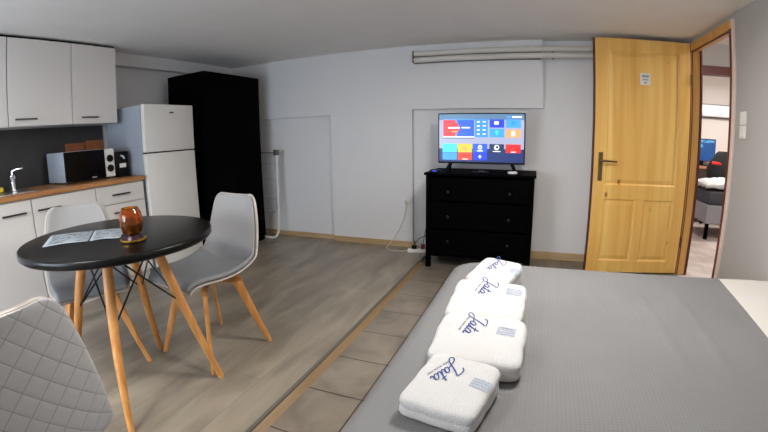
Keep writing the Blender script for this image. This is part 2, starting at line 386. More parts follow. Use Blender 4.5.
# local x from hinge to free edge; visible face is local +y (towards the room) after rotation of ~188 deg
Z0, Z1, T = .012, 2.013, .04
mb = MB()
mb.box(0, .105, 0, T, Z0, Z1, bev=.003); mb.box(DW - .105, DW, 0, T, Z0, Z1, bev=.003)
mb.box(.105, DW - .105, 0, T, Z1 - .105, Z1, bev=.002); mb.box(.105, DW - .105, 0, T, Z0, .12, bev=.002)
mb.box(.105, DW - .105, 0, T, .66, .785, bev=.002)
mb.box(.385, .465, 0, T, .12, .66, bev=.002)
mb.build('door_frame', M['pine'], dr)
def panel(n, x0, x1, z0, z1):
    mb = MB(); g = .012; e = .045
    for sgn in (0, 1):
        yo = T - .012 if sgn else .012; yi = T - .004 if sgn else .004
        a = [(x0, z0), (x1, z0), (x1, z1), (x0, z1)]; b = [(x0 + g, z0 + g), (x1 - g, z0 + g), (x1 - g, z1 - g), (x0 + g, z1 - g)]; c = [(x0 + e, z0 + e), (x1 - e, z0 + e), (x1 - e, z1 - e), (x0 + e, z1 - e)]
        mb.rings([[(x, T - .003 if sgn else .003, z) for x, z in a], [(x, yo, z) for x, z in b], [(x, yi, z) for x, z in c]], cap0=False, cap1=True)
    return mb.build('door_panel', M['pine'], dr)
panel('u', .105, DW - .105, .785, Z1 - .105); panel('l', .105, .385, .12, .66); panel('l', .465, DW - .105, .12, .66)
mb = MB(); mb.box(DW, DW + .012, -.004, T - .012, Z0, Z1); mb.build('door_edge', M['red_wood'], dr)
hd = part('door_handle', M['brass'], dr, (DW - .075, DW - .035, T, T + .008, .815, 1.055), bev=.004)
mb = MB(); mb.tube([(DW - .055, T + .005, .985), (DW - .055, T + .05, .985), (DW - .08, T + .055, .985), (DW - .185, T + .055, .98)], [.009, .009, .009, .007], 10)
mb.build('lever', M['brass'], hd, smooth=True)
mb = MB(); mb.box(-.007, -.001, .002, T - .002, Z0, Z1); mb.build('door_edge', M['red_wood'], dr)  # dark strip in place of the shaded gap at the hinge side
part('dark_line_or_seal', M['red_wood'], fr, lb(R - .0225, R - .0195, -.1385, -.1320, 0, OZ - .03))  # dark line painting the shaded gap between leaf and jamb
part('dark_line_or_seal', M['red_wood'], fr, lb(R - .004, R + .004, -.1615, -.1590, 0, OZ - .03))  # second gap line at the jamb, shade given as dark colour
for z in (.3, 1.7):
    mb = MB(); mb.tube([(-.006, T + .002, z - .045), (-.006, T + .002, z + .045)], .008, 10); mb.build('hinge', M['brass'], dr, smooth=True)

def door_pt(x, y, z):
    return Matrix.Translation((HX, HY, 0)) @ Matrix.Rotation(dang, 4, 'Z') @ Vector((x, y, z))
p = door_pt(.425, T, 1.68)
t = thing('door_sign', 'small square white sign fixed high on the open pine door', 'sign', p, dang)
part('plate', M['white'], t, (-.045, .045, .001, .006, -.05, .05), bev=.002)
mb = MB(); mb.box(-.032, .032, .006, .0072, .012, .034); mb.box(-.026, .026, .006, .0072, -.012, 0)
mb.build('symbol', M['paper'], t)
mb = MB(); mb.box(-.010, .010, .006, .0075, -.036, -.026); mb.build('mark', M['paper_dark'], t)

# ------------------------------------------------------------------ switches and socket
sp = thing('light_switch', 'white double light switch on the grey wall right of the doorway', 'light switch', (R, -1.14, 1.30))
part('switch_plate', M['white'], sp, (-.012, -.0005, -.04, .04, .005, .088), bev=.003)
part('switch_plate', M['white'], sp, (-.012, -.0005, -.04, .04, -.083, 0.0), bev=.003)
part('rocker', M['white'], sp, (-.017, -.011, -.027, .027, .018, .075), bev=.002)
part('rocker', M['white'], sp, (-.017, -.011, -.027, .027, -.07, -.013), bev=.002)
so = thing('wall_socket', 'white wall socket above the power strip, left of the black chest', 'socket', (2.205, 0, .49))
part('socket_plate', M['white'], so, (-.038, .038, -.01, -.0005, -.04, .04), bev=.004)
mb = MB(); mb.lathe([(.024, 0), (.024, .003), (.019, .004), (.018, -.002)], n=24); oo = mb.build('socket_well', M['cabside'], so, smooth=True); oo.rotation_euler = (radians(90), 0, 0); oo.location = (0, -.0105, 0)
# ------------------------------------------------------------------ kitchen
def bar_handle(parent, x, y0, y1, z):
    mb = MB(); mb.box(x + .018, x + .026, y0, y1, z - .006, z + .006, bev=.002)
    mb.box(x, x + .02, y0 + .012, y0 + .02, z - .004, z + .004); mb.box(x, x + .02, y1 - .02, y1 - .012, z - .004, z + .004)
    return mb.build('handle', M['handle'], parent)
WX = .21
wall_units = [(-3.26, -2.722, 'white wall cabinet at the left edge, farthest from the fridge', (-3.0, -2.83)),
              (-2.718, -2.192, 'middle white wall cabinet over the sink and microwave', (-2.675, -2.50)),
              (-2.188, -1.765, 'narrow white wall cabinet nearest the fridge', (-2.12, -1.965))]
for y0, y1, lab, (h0, h1) in wall_units:
    t = thing('wall_cabinet', lab, 'cabinet', (0, (y0 + y1) / 2, 1.39), 0, 'white wall cabinets'); c = (y0 + y1) / 2
    part('body', M['cabside'], t, (KW + .001, WX - .02, y0 - c, y1 - c, 0, .625), bev=.001)
    d = part('door', M['cab'], t, (WX - .018, WX, y0 - c + .0015, y1 - c - .0015, .002, .64), bev=.0015)
    bar_handle(d, WX, h0 - c, h1 - c, .05)
tr = tag(B(KW + .001, WX - .03, -3.26, -1.765, 2.018, 2.05).build('ceiling_gap_shade', M['dark']), 'dark strip standing in for the shaded gap between wall cabinets and ceiling', 'panel')  # dark box in place of the shaded gap above the cabinets
BX = .48
base_units = [(-3.30, -2.716, 'white base cabinet under the sink at the left edge', 'door', (-2.94, -2.765), .805),
              (-2.712, -2.197, 'white base cabinet with one door, behind the round table', 'door', (-2.68, -2.50), .805),
              (-2.193, -1.735, 'white base cabinet of drawers beside the fridge', 'drawers', (-2.06, -1.89), .81)]
for y0, y1, lab, kind, (h0, h1), hz in base_units:
    t = thing('base_cabinet', lab, 'cabinet', (0, (y0 + y1) / 2, ZL), 0, 'white base cabinets'); c = (y0 + y1) / 2
    part('body', M['cabside'], t, (KW + .001, BX - .02, y0 - c, y1 - c, .1, .864), bev=.001)
    part('plinth', M['cabside'], t, (KW + .05, BX - .06, y0 - c, y1 - c, 0, .1))
    if kind == 'door':
        d = part('door', M['cab'], t, (BX - .018, BX, y0 - c + .0015, y1 - c - .0015, .105, .855), bev=.0015)
        bar_handle(d, BX, h0 - c, h1 - c, hz - ZL)
    else:
        for z0, z1, hh in ((.712, .855, .782), (.42, .706, .64), (.105, .414, .35)):
            d = part('drawer_front', M['cab'], t, (BX - .018, BX, y0 - c + .0015, y1 - c - .0015, z0, z1), bev=.0015)
            bar_handle(d, BX, h0 - c, h1 - c, hh)
WT = .93
wt = tag(B(KW + .001, .50, -3.30, -1.725, .895, WT, bev=.003).build('worktop', M['worktop']), 'oak coloured worktop over the white base cabinets', 'worktop')
bs = tag(B(KW + .0005, KW + .012, -3.30, -1.74, WT, 1.39).build('backsplash', M['backsplash']), 'dark slate backsplash between worktop and wall cabinets', 'backsplash')
tag(B(KW + .0005, KW + .016, -1.739, -1.727, WT, 1.39).build('edge_strip', M['steel']), 'pale metal edge strip at the right end of the dark backsplash', 'trim strip')
# sink
sk = thing('sink', 'stainless steel sink set into the worktop at the left edge', 'sink', (.2, -2.86, WT))
mb = MB()
def rr(hx, hy, rad, z, n=6):
    P_ = []
    for cx_, cy_, a0 in ((hx - rad, hy - rad, 0), (-hx + rad, hy - rad, 90), (-hx + rad, -hy + rad, 180), (hx - rad, -hy + rad, 270)):
        for k in range(n + 1):
            a = radians(a0 + 90 * k / n); P_.append((cx_ + rad * cos(a), cy_ + rad * sin(a), z))
    return P_
mb.rings([rr(.21, .25, .04, .0005), rr(.21, .25, .04, .006), rr(.17, .21, .05, .006), rr(.16, .20, .05, .002)], cap0=True, cap1=True)
mb.build('rim', M['steel'], sk, smooth=True)
mb = MB(); mb.lathe([(.03, .0025), (.028, .004), (.008, .0035)], n=20); mb.build('drain', M['chrome'], sk, smooth=True)
tp = thing('tap', 'chrome mixer tap standing behind the sink', 'tap', (.02, -2.66, WT))
mb = MB(); mb.lathe([(.026, 0), (.026, .008), (.019, .012), (.018, .085), (.024, .09), (.024, .112), (.016, .12)], n=24); mb.build('column', M['chrome'], tp, smooth=True)
mb = MB(); mb.tube([(0, 0, .09), (.05, -.02, .10), (.11, -.04, .092), (.115, -.042, .07)], [.011, .011, .01, .01], 12); mb.build('spout', M['chrome'], tp, smooth=True)
mb = MB(); mb.tube([(0, 0, .118), (0, 0, .145), (.03, .03, .158), (.07, .06, .16)], [.009, .009, .008, .007], 10); mb.build('lever', M['chrome'], tp, smooth=True)
t = tag(B(-.045, .045, -.03, .03, 0, .035, bev=.006).build('sponge', M['yellow']), 'yellow sponge beside the sink at the left edge', 'sponge'); t.location = (.06, -2.80, WT + .007)

# microwave
mw = thing('microwave', 'silver and black microwave oven on the worktop', 'microwave', (.13, -2.112, WT))
MD, MWd, MH = .17, .228, .235
part('body', M['silver'], mw, (-.15, MD - .012, -MWd, MWd, .012, MH + .012), bev=.006, smooth=True)
part('door', M['glassblack'], mw, (MD - .012, MD + .008, -MWd + .002, MWd - .095, .016, MH + .008), bev=.003)
pn = part('control_panel', M['white'], mw, (MD - .012, MD + .004, MWd - .092, MWd - .002, .016, MH + .008), bev=.003)
for z in (.165, .085):
    mb = MB(); mb.lathe([(.030, 0), (.028, .014), (.024, .018)], n=24); k = mb.build('knob', M['dark'], pn, smooth=True); k.rotation_euler = (0, radians(90), 0); k.location = (MD + .004, MWd - .047, z)
part('logo', M['silver'], mw, (MD + .008, MD + .0088, .0, .045, .026, .034))
for x in (-.13, MD - .05):
    for y in (-.18, .18):
        mb = MB(); mb.lathe([(.014, 0), (.014, .013)], n=14); k = mb.build('foot', M['rubber'], mw); k.location = (x, y, 0)
# black appliance
cm = thing('coffee_machine', 'small black box shaped appliance with white label, between microwave and fridge', 'coffee machine', (.2, -1.806, WT))
part('body', M['dark'], cm, (-.11, .10, -.068, .068, .006, .212), bev=.008, smooth=True)
mb = MB(); mb.tube([(.10, -.01, .178), (.125, -.005, .172), (.128, .006, .15)], [.008, .009, .007], 12); mb.build('spout', M['silver'], cm, smooth=True)
part('label', M['white'], cm, (.0995, .102, -.03, .035, .078, .112))
part('drip_tray', M['dark'], cm, (.09, .14, -.055, .055, .0, .016), bev=.003)
for k, (y0, y1, h) in enumerate(((-2.135, -1.945, .315), (-1.935, -1.755, .33))):
    mb = MB(); mb.box(-.009, .009, (y0 - y1) / 2, (y1 - y0) / 2, 0, h, bev=.006)
    t = mb.build('cutting_board', M['brown_wood']); t.location = (KW + .040, (y0 + y1) / 2, WT + .001); t.rotation_euler = (0, radians(-3), 0)
    tag(t, ['brown wooden board leaning behind the microwave, nearer the sink', 'brown wooden board leaning behind the microwave, nearer the fridge'][k], 'cutting board', 'wooden boards behind the microwave')

# fridge
fg = thing('fridge', 'white top freezer fridge between the kitchen units and the black wardrobe', 'fridge', (.22, -1.419, ZL))
FW, FX_, FH = .281, .288, 1.49
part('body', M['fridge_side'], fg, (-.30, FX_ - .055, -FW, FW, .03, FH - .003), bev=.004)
part('freezer_door', M['fridge'], fg, (FX_ - .05, FX_, -FW, FW, 1.086, FH), bev=.008, smooth=True)
part('fridge_door', M['fridge'], fg, (FX_ - .05, FX_, -FW, FW, .06, 1.076), bev=.008, smooth=True)
part('dark_line_or_seal', M['dark'], fg, (FX_ - .052, FX_ - .012, -FW + .004, FW - .004, 1.072, 1.09))
part('badge', M['handle'], fg, (FX_, FX_ + .002, -.005, .045, 1.415, 1.427))
part('plinth', M['dark'], fg, (-.28, FX_ - .06, -FW + .01, FW - .01, 0, .05))

# wardrobe
wd = thing('wardrobe', 'tall black wardrobe in the corner beside the fridge', 'wardrobe', (.288, -.64, ZL))
WY0, WY1, WXh, WH = -.41, .425, .292, 1.815
part('body', M['black_wood'], wd, (-WXh + .058, WXh - .02, WY0, WY1, .0, WH), bev=.002)
part('door', M['black_wood'], wd, (WXh - .018, WXh, WY0, .006, .06, WH), bev=.002)
part('door', M['black_wood'], wd, (WXh - .018, WXh, .009, WY1, .06, WH), bev=.002)

# ------------------------------------------------------------------ round table
TX, TY, TZ, TR = 1.785, -2.862, .795, .436
tb = thing('dining_table', 'round black topped table with beech legs and black wire bracing', 'table', (TX, TY, ZL))
tz = TZ - ZL
mb = MB(); mb.lathe([(TR - .06, tz - .036), (TR - .008, tz - .034), (TR, tz - .026), (TR, tz - .006), (TR - .004, tz - .001), (TR - .010, tz)], n=96); mb.build('tabletop', M['table'], tb, smooth=True, angle=50)
mb = MB(); mb.box(-.21, .21, -.02, .02, tz - .046, tz - .036); mb.box(-.02, .02, -.21, .21, tz - .046, tz - .0365); fo = mb.build('under_frame', M['wire'], tb)
feet = [(2.034 - TX, -3.151 - TY), (2.088 - TX, -2.621 - TY), (1.553 - TX, -2.567 - TY), (1.494 - TX, -3.094 - TY)]
fo.rotation_euler = (0, 0, math.atan2(feet[0][1], feet[0][0]))
tops, mids = [], []
for x, y in feet:
    a = Vector((x, y, 0)); n = a.normalized(); top = n * .165 + Vector((0, 0, tz - .04)); ft = Vector((x, y, 0))
    mb = MB(); mb.tube([top, top.lerp(ft, .3), top.lerp(ft, .65), ft], [.0235, .0225, .019, .0145], 16); mb.build('leg', M['beech'], tb, smooth=True, angle=60)
    tops.append(top); mids.append(top.lerp(ft, .42))
for i in range(4):
    j = (i + 1) % 4
    for a, b in ((tops[i], mids[j]), (tops[j], mids[i])):
        mb = MB(); mb.tube([a + Vector((0, 0, .0)), b], .0042, 8); mb.build('brace', M['wire'], tb, smooth=True)

# things on the table
jr = thing('candle_jar', 'amber glass candle jar on a dark base on the black round table', 'candle jar', (2.0, -2.915, TZ))
mb = MB(); mb.lathe([(.050, 0), (.052, .006), (.044, .012), (.040, .022), (.030, .03), (.0, .03)], n=40, cap=False); mb.build('base', M['wax'], jr, smooth=True)
mb = MB(); mb.lathe([(.0505, .006), (.054, .008), (.0545, .012), (.049, .013)], n=40, cap=False); mb.build('gold_rim', M['gold'], jr, smooth=True)
mb = MB(); mb.lathe([(.028, .030), (.040, .040), (.047, .065), (.047, .095), (.044, .118), (.036, .130), (.034, .137), (.032, .137), (.033, .129), (.041, .116), (.044, .095), (.044, .066), (.037, .043), (.026, .034)], n=40); mb.build('glass', M['amber'], jr, smooth=True)
mb = MB(); mb.lathe([(.026, .036), (.036, .045), (.0425, .066), (.0425, .072), (.02, .073)], n=40); mb.build('candle', M['wax'], jr, smooth=True)
def lf(name, corners, lab):
    c = sum((Vector(p) for p in corners), Vector()) / 4
    t = thing(name, lab, 'leaflet', (c.x, c.y, TZ + .0005))
    mb = MB(); P4 = [Vector(p) - Vector((c.x, c.y, 0)) for p in corners]
    n = 8
    def pt(a, b):
        q = P4[0].lerp(P4[1], a).lerp(P4[3].lerp(P4[2], a), b); q.z = .0012 + .003 * abs(sin(a * 3.2)); return q
    G = [[mb.bm.verts.new(pt(i / n, j / n)) for j in range(n + 1)] for i in range(n + 1)]
    for i in range(n):
        for j in range(n): mb.bm.faces.new((G[i][j], G[i + 1][j], G[i + 1][j + 1], G[i][j + 1]))
    o = mb.build('sheet', M['paper'], t, smooth=True)
    md = o.modifiers.new('solid', 'SOLIDIFY'); md.thickness = .001
    mb = MB(); rnd = random.Random(3)
    def q(a0, a1, b0, b1):
        mb.quad([pt(a, b) + Vector((0, 0, .0012)) for a, b in ((a0, b0), (a1, b0), (a1, b1), (a0, b1))])
    for k in range(11):
        b0 = .08 + k * .08
        a0 = .08
        while a0 < .9:
            a1 = min(.94, a0 + rnd.uniform(.04, .13))
            if rnd.random() < .62: q(a0, a1, b0, b0 + rnd.choice((.018, .03, .05)))
            a0 = a1 + .02
    mb.build('print', M['paper_dark'], t)
    return t
def U(px, py): return (px, py, 0)
lf('leaflet', [U(1.668, -3.165), U(1.785, -3.005), U(1.597, -2.868), U(1.470, -3.03)], 'printed grey leaflet on the black table, nearer the white cabinets')
lf('leaflet', [U(1.79, -3.00), U(1.885, -2.905), U(1.725, -2.77), U(1.603, -2.865)], 'printed grey leaflet on the black table, beside the amber jar')

# ------------------------------------------------------------------ chairs (local +y = the way one sits facing)
PROF = [(.225, .425, .36), (.215, .438, .39), (.17, .446, .425), (.08, .436, .445), (-.02, .428, .455), (-.11, .432, .455), (-.172, .446, .46), (-.218, .476, .458), (-.240, .53, .448), (-.252, .61, .425), (-.263, .70, .395), (-.273, .785, .355), (-.279, .825, .31), (-.281, .838, .25)]
PROF_A = PROF
PROF_Q = [(.225, .395, .36), (.215, .408, .39), (.17, .414, .425), (.08, .402, .445), (-.02, .392, .455), (-.11, .392, .462), (-.185, .402, .472), (-.230, .430, .478), (-.246, .49, .472), (-.256, .585, .450), (-.265, .69, .412), (-.274, .79, .36), (-.281, .835, .31), (-.283, .849, .25)]
def prof(s):
    x = s * (len(PROF) - 1); i = min(int(x), len(PROF) - 2); t = x - i
    def cr_(k):
        p0, p1, p2, p3 = (PROF[max(0, min(len(PROF) - 1, i + d))][k] for d in (-1, 0, 1, 2))
        return .5 * (2 * p1 + (p2 - p0) * t + (2 * p0 - 5 * p1 + 4 * p2 - p3) * t * t + (3 * p1 - p0 - 3 * p2 + p3) * t ** 3)
    return cr_(0), cr_(1), cr_(2)
def shell_pt(s, t, off=0, wk=1.0, dw=0.0):
    y, z, w_ = prof(s); y1, z1, _ = prof(min(1, s + .01)); y0, z0, _ = prof(max(0, s - .01))
    d = Vector((0, y1 - y0, z1 - z0)).normalized(); n = Vector((0, d.z, -d.y)) # towards the sitter
    if n.z < 0 and n.y < 0: n = -n
    hip = math.exp(-((s - .5) / .2) ** 2)
    c = (.026 + .052 * hip) * abs(t) ** 2.3
    x = (w_ / 2 * wk - dw) * t
    p = Vector((x, y, z)) + n * (c + off)
    return p
def shell_grid(s0, s1, ns, nt_, off, dw, uv=False, edge=0, puff=0):
    bm = bmesh.new(); G = []
    ul = bm.loops.layers.uv.new('UVMap') if uv else None; uvd = {}
    arc = 0; last = None
    for i in range(ns + 1):
        s = s0 + (s1 - s0) * i / ns; row = []
        e = 1.0
        q = prof(s); cur = Vector((q[0], q[1]))
        if last is not None: arc += (cur - last).length
        last = cur
        for j in range(nt_ + 1):
            t = -1 + 2 * j / nt_
            pf = puff * (1 - abs(t) ** 4) * (1 - abs(2 * (s - s0) / (s1 - s0) - 1) ** 4) if puff else 0
            v = bm.verts.new(shell_pt(s, t, off + pf, 1, dw)); uvd[v] = (t * q[2] / 2, arc); row.append(v)
        G.append(row)
    for i in range(ns):
        for j in range(nt_):
            fc = bm.faces.new((G[i][j], G[i][j + 1], G[i + 1][j + 1], G[i + 1][j])); fc.smooth = True
            if uv:
                for l in fc.loops: l[ul].uv = uvd[l.vert]
    return bm
def bm_obj(bm, name, m, parent, solid=0, offs=0, sub=0):
    bmesh.ops.recalc_face_normals(bm, faces=bm.faces[:])
    me = bpy.data.meshes.new(name); bm.to_mesh(me); bm.free(); me.materials.append(m)
    for p in me.polygons: p.use_smooth = True
    o = bpy.data.objects.new(name, me); COL.objects.link(o); o.parent = parent
    if solid:
        md = o.modifiers.new('solid', 'SOLIDIFY'); md.thickness = solid; md.offset = offs
        md.use_even_offset = True
    if sub:
        md = o.modifiers.new('sub', 'SUBSURF'); md.levels = sub; md.render_levels = sub
    return o
def make_chair(label, loc, rz, quilted=False):
    global PROF
    PROF = PROF_Q if quilted else PROF_A; lz = -.035 if quilted else 0
    t = thing('dining_chair', label, 'chair', loc, rz, 'chairs around the round table')
    bm_obj(shell_grid(0, 1, 44, 22, 0, 0), 'shell', M['shell'], t, .012, 0, 1)
    bm_obj(shell_grid(.46, .975, 26, 16, .010, .016), 'upholstery', M['uph'], t, .008, 0, 1)
    bm_obj(shell_grid(.04, .47, 22, 16, .016, .010, puff=.014), 'seat_cushion', M['cushion'], t, .026, 0, 1)
    if quilted:
        bm_obj(shell_grid(.40, .995, 34, 20, -.011, -.003, uv=True), 'quilted_back', M['quilt'], t, .010, 0, 1)
    # wooden cross and legs
    mb = MB()
    for sx in (-1, 1):
        mb.bar((-.13 * sx, -.13, .40 + lz), (.13 * sx, .13, .40 + lz), .03, .03, .03, .03, (0, 0, 1))
    mb.lathe([(.05, .41 + lz), (.05, .425 + lz)], n=20)
    mb.build('cross_frame', M['beech_cross'], t)
    for sx in (-1, 1):
        for sy in (-1, 1):
            mb = MB(); mb.bar((.105 * sx, .105 * sy, .415 + lz), (.215 * sx, .215 * sy, 0), .052, .024, .026, .018, (sx, sy, .2))
            mb.build('leg', M['beech'], t, smooth=True, angle=40)
    return t
make_chair('light grey shell chair in front of the wardrobe, backrest towards the back wall', (1.847, -2.388, ZL), radians(173.5))
make_chair('light grey shell chair between the round table and the white base cabinets', (1.332, -2.805, ZL), math.atan2(.42, .906) * -1 - pi / 2)
make_chair('chair with grey quilted back in the near left corner', (2.285, -3.636, ZL), radians(80), True)

CT = .85
# ------------------------------------------------------------------ chest, television and small things on it
CXa, CXb, CYf = 2.536, 3.457, -.487
ch = thing('chest_of_drawers', 'black chest of drawers carrying the television', 'chest of drawers', ((CXa + CXb) / 2, -.25, 0))
hw = (CXb - CXa) / 2; yf = CYf + .25; yb = .27
part('top', M['black_wood'], ch, (-hw - .014, hw + .014, yf - .016, yb + .01, .828, .85), bev=.003)
part('side_panel', M['black_wood'], ch, (-hw + .002, -hw + .024, yf + .01, yb - .01, .1, .828))
part('side_panel', M['black_wood'], ch, (hw - .024, hw - .002, yf + .01, yb - .01, .1, .828))
part('back_panel', M['black_wood'], ch, (-hw + .02, hw - .02, yb - .02, yb - .012, .1, .828))
part('bottom_panel', M['black_wood'], ch, (-hw + .02, hw - .02, yf + .02, yb - .02, .1, .118))
for sx in (-1, 1):
    for y0, y1 in ((yf, yf + .045), (yb - .045, yb)):
        part('leg', M['black_wood'], ch, (*sorted((sx * hw, sx * (hw - .042))), y0, y1, 0, .828), bev=.002)
for z0, z1, kz in ((.61, .805, .687), (.365, .595, .47), (.13, .35, .25)):
    d = part('drawer_front', M['black_wood'], ch, (-hw + .045, hw - .045, yf + .003, yf + .02, z0, z1), bev=.002)
    for kx in (-.26, .262):
        mb = MB(); mb.lathe([(.007, 0), (.007, .012), (.014, .018), (.013, .026), (.004, .029)], n=18); k = mb.build('knob', M['knob'], d, smooth=True); k.rotation_euler = (radians(90), 0, 0); k.location = (kx, yf + .003, kz)
tv = thing('television', 'flat television switched on, showing coloured menu tiles, on the black chest', 'television', (2.983, -.29, CT))
TW, TB, TT = .384, .07, .515
part('housing', M['dark'], tv, (-TW, TW, .0, .045, TB, TT), bev=.004)
mb = MB()
SX0, SX1, SZ0, SZ1 = -TW + .010, TW - .010, TB + .016, TT - .010
YS = -.0012
cols = dict(bgd=((.01, .03, .16), .9), bgm=((.36, .39, .54), 1.0), bgt=((.10, .22, .38), .9), red=((.9, .03, .04), 1.0), blue=((.01, .10, .85), 1.0), dblue=((.01, .05, .70), 1), sky=((.05, .35, .9), 1), cyan=((.05, .75, .62), 1), yel=((1, .55, .03), 1), ora=((1, .38, .12), 1), navy=((.01, .03, .10), 1), dred=((.75, .02, .02), 1), white=((.9, .93, 1), 1.2), azure=((.03, .28, .85), 1), verm=((.95, .06, .01), 1))
names = list(cols); smats = [emis('screen_' + n, (*cols[n][0], 1), cols[n][1] * .66) for n in names]
def sq(c, u0, u1, v0, v1, lay=1):
    """rectangle on the screen, u from left, v from top, 0..1"""
    mb.mi = names.index(c); W_, H_ = SX1 - SX0, SZ1 - SZ0; y = YS - .00025 * lay
    return mb.quad([(SX0 + W_ * u0, y, SZ1 - H_ * v1), (SX0 + W_ * u1, y, SZ1 - H_ * v1), (SX0 + W_ * u1, y, SZ1 - H_ * v0), (SX0 + W_ * u0, y, SZ1 - H_ * v0)])
def sdisc(c, uc, vc, ru, lay=3, a0=0, a1=360, n=20):
    mb.mi = names.index(c); W_, H_ = SX1 - SX0, SZ1 - SZ0; y = YS - .00025 * lay
    pts = [(SX0 + W_ * uc + W_ * ru * cos(radians(a0 + (a1 - a0) * k / n)), y, SZ1 - H_ * vc + W_ * ru * sin(radians(a0 + (a1 - a0) * k / n))) for k in range(n + (0 if a1 - a0 == 360 else 1))]
    if a1 - a0 != 360: pts.append((SX0 + W_ * uc, y, SZ1 - H_ * vc))
    mb.quad(pts)
sq('bgt', 0, 1, 0, .12, 0); sq('bgm', 0, 1, .12, .72, 0); sq('bgd', 0, 1, .72, 1, 0)
sq('sky', .05, .42, .10, .46); sq('blue', .22, .42, .12, .46, 1.5); sq('red', .05, .20, .12, .46, 2); sdisc('red', .17, .29, .075, 2.2)
sq('white', .11, .25, .27, .30, 4); sq('white', .27, .37, .27, .295, 4); sq('ora', .15, .22, .35, .38, 4); sq('white', .05, .42, .47, .485); sq('navy', .05, .42, .495, .51)
sq('azure', .43, .58, .11, .48)
for k in range(4):
    sq('white', .455, .485, .15 + k * .085, .175 + k * .085, 3); sq('white', .52, .555, .15 + k * .085, .17 + k * .085, 3)
sq('dblue', .60, .77, .11, .28); sq('white', .655, .705, .15, .215, 3); sq('sky', .79, .96, .11, .28); sdisc('azure', .875, .18, .025)
sq('sky', .60, .77, .30, .48); sdisc('cyan', .685, .37, .02); sq('cyan', .675, .695, .37, .43, 3)
sq('ora', .79, .96, .32, .48); sdisc('white', .875, .38, .022); sq('white', .85, .90, .42, .45, 3)
sq('white', .86, .97, .045, .075, 2); sq('sky', .80, .85, .04, .08, 2)
sq('cyan', .04, .215, .62, .80); sq('sky', .04, .215, .81, .96)
sq('yel', .225, .395, .62, .80); sq('ora', .285, .335, .68, .75, 3); sq('verm', .225, .395, .81, .96); sdisc('red', .31, .87, .022); sq('white', .28, .35, .935, .95, 3)
sq('blue', .405, .575, .62, .80); sdisc('white', .49, .69, .026); sq('blue', .47, .51, .68, .70, 4); sq('white', .455, .525, .755, .775, 3)
sq('dblue', .405, .575, .81, .96); sq('white', .47, .51, .88, .895, 3); sq('white', .484, .496, .85, .925, 3); sq('azure', .09, .16, .87, .885, 3)
sq('navy', .60, .77, .62, .80); sdisc('white', .685, .69, .03); sdisc('navy', .69, .685, .016, 4); sq('white', .64, .73, .765, .78, 3)
sq('dred', .79, .965, .62, .80); sq('red', .85, .90, .66, .74, 3); sq('white', .85, .91, .77, .785, 3)
mb.build('screen', smats, tv)
for sx in (-1, 1):
    mb = MB(); mb.bar((sx * .27, .02, TB + .01), (sx * .30, -.06, .006), .03, .012, .02, .01, (1, 0, 0)); mb.bar((sx * .27, .02, TB + .01), (sx * .30, .10, .006), .03, .012, .02, .01, (1, 0, 0)); mb.build('stand_foot', M['dark'], tv)
t = thing('pebble_box', 'small white round box at the right end of the chest top', 'box', (3.27, -.40, CT))
mb = MB(); mb.lathe([(.036, .0005), (.042, .006), (.041, .016), (.034, .020), (.012, .021)], n=28); mb.build('case', M['white'], t, smooth=True)
mb = MB(); mb.lathe([(.008, .0208), (.007, .022)], n=14); mb.build('button', M['silver'], t)
t = thing('remote_control', 'small dark remote control with silver front lying before the television', 'remote control', (3.0, -.41, CT), radians(4))
part('body', M['dark'], t, (-.07, .07, -.02, .02, .0005, .016), bev=.004); part('keypad', M['silver'], t, (-.02, .03, -.012, .012, .016, .018))
t = thing('media_box', 'flat black box with a blue light at the left end of the chest top', 'media player', (2.60, -.40, CT))
part('case', M['dark'], t, (-.045, .045, -.045, .045, .0005, .02), bev=.004); part('indicator', emis('blue_led', (.03, .06, .9, 1), .8), t, (-.014, .018, -.0462, -.045, .006, .014))

# ------------------------------------------------------------------ rail below the ceiling
rl = thing('ceiling_rail', 'pair of long grey pipes on the back wall below the ceiling', 'pipe', (2.30, 0, 1.932))
mb = MB(); mb.tube([(.01, -.045, .030), (2.1, -.045, .030)], .0265, 16); mb.build('pipe', M['pipe'], rl, smooth=True, angle=50)
mb = MB(); mb.tube([(.01, -.045, -.030), (2.1, -.045, -.030)], .0265, 16); mb.build('pipe', M['pipe'], rl, smooth=True, angle=50)
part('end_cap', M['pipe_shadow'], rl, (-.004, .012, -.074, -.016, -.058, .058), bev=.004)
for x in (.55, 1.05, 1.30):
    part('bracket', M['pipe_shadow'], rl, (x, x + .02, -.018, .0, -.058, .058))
part('backing', M['pipe_shadow'], rl, (0, 1.20, -.016, -.0005, -.062, .062))  # dark board that draws shadow outlines above and below the pipes

# ------------------------------------------------------------------ drying rack, socket cable, power strip
dk = thing('drying_rack', 'folded white drying rack standing in the recess beside the wardrobe', 'drying rack', (.632, -.10, ZL))
YR = 0
mb = MB(); mb.tube([(.075, .0, .98), (.072, -.01, .3), (.065, -.03, .08), (.04, -.05, .02), (0, -.055, .0095), (-.3, -.055, .0095), (-.34, -.05, .02), (-.37, -.03, .08), (-.375, -.01, .3), (-.38, .0, .98)], .0125, 12); mb.build('outer_leg', M['white'], dk, smooth=True)
mb = MB(); mb.tube([(.045, .025, .98), (.042, .02, .5), (.03, .015, .34), (.005, .012, .30), (-.28, .012, .30), (-.31, .015, .34), (-.33, .02, .5), (-.335, .025, .98)], .0075, 10); mb.build('inner_frame', M['silver'], dk, smooth=True)
for k in range(6):
    x = .028 - k * .033
    mb = MB(); mb.tube([(x, .02, .97), (x - .004, .016, .33)], .0022, 6); mb.build('wire', M['silver'], dk)
for z in (.45, .68, .86):
    mb = MB(); mb.tube([(.043, .02, z), (-.33, .02, z)], .003, 6); mb.build('cross_wire', M['silver'], dk)
part('hub', M['steel_strip'], dk, (.045, .088, -.02, .035, .955, 1.02), bev=.005)
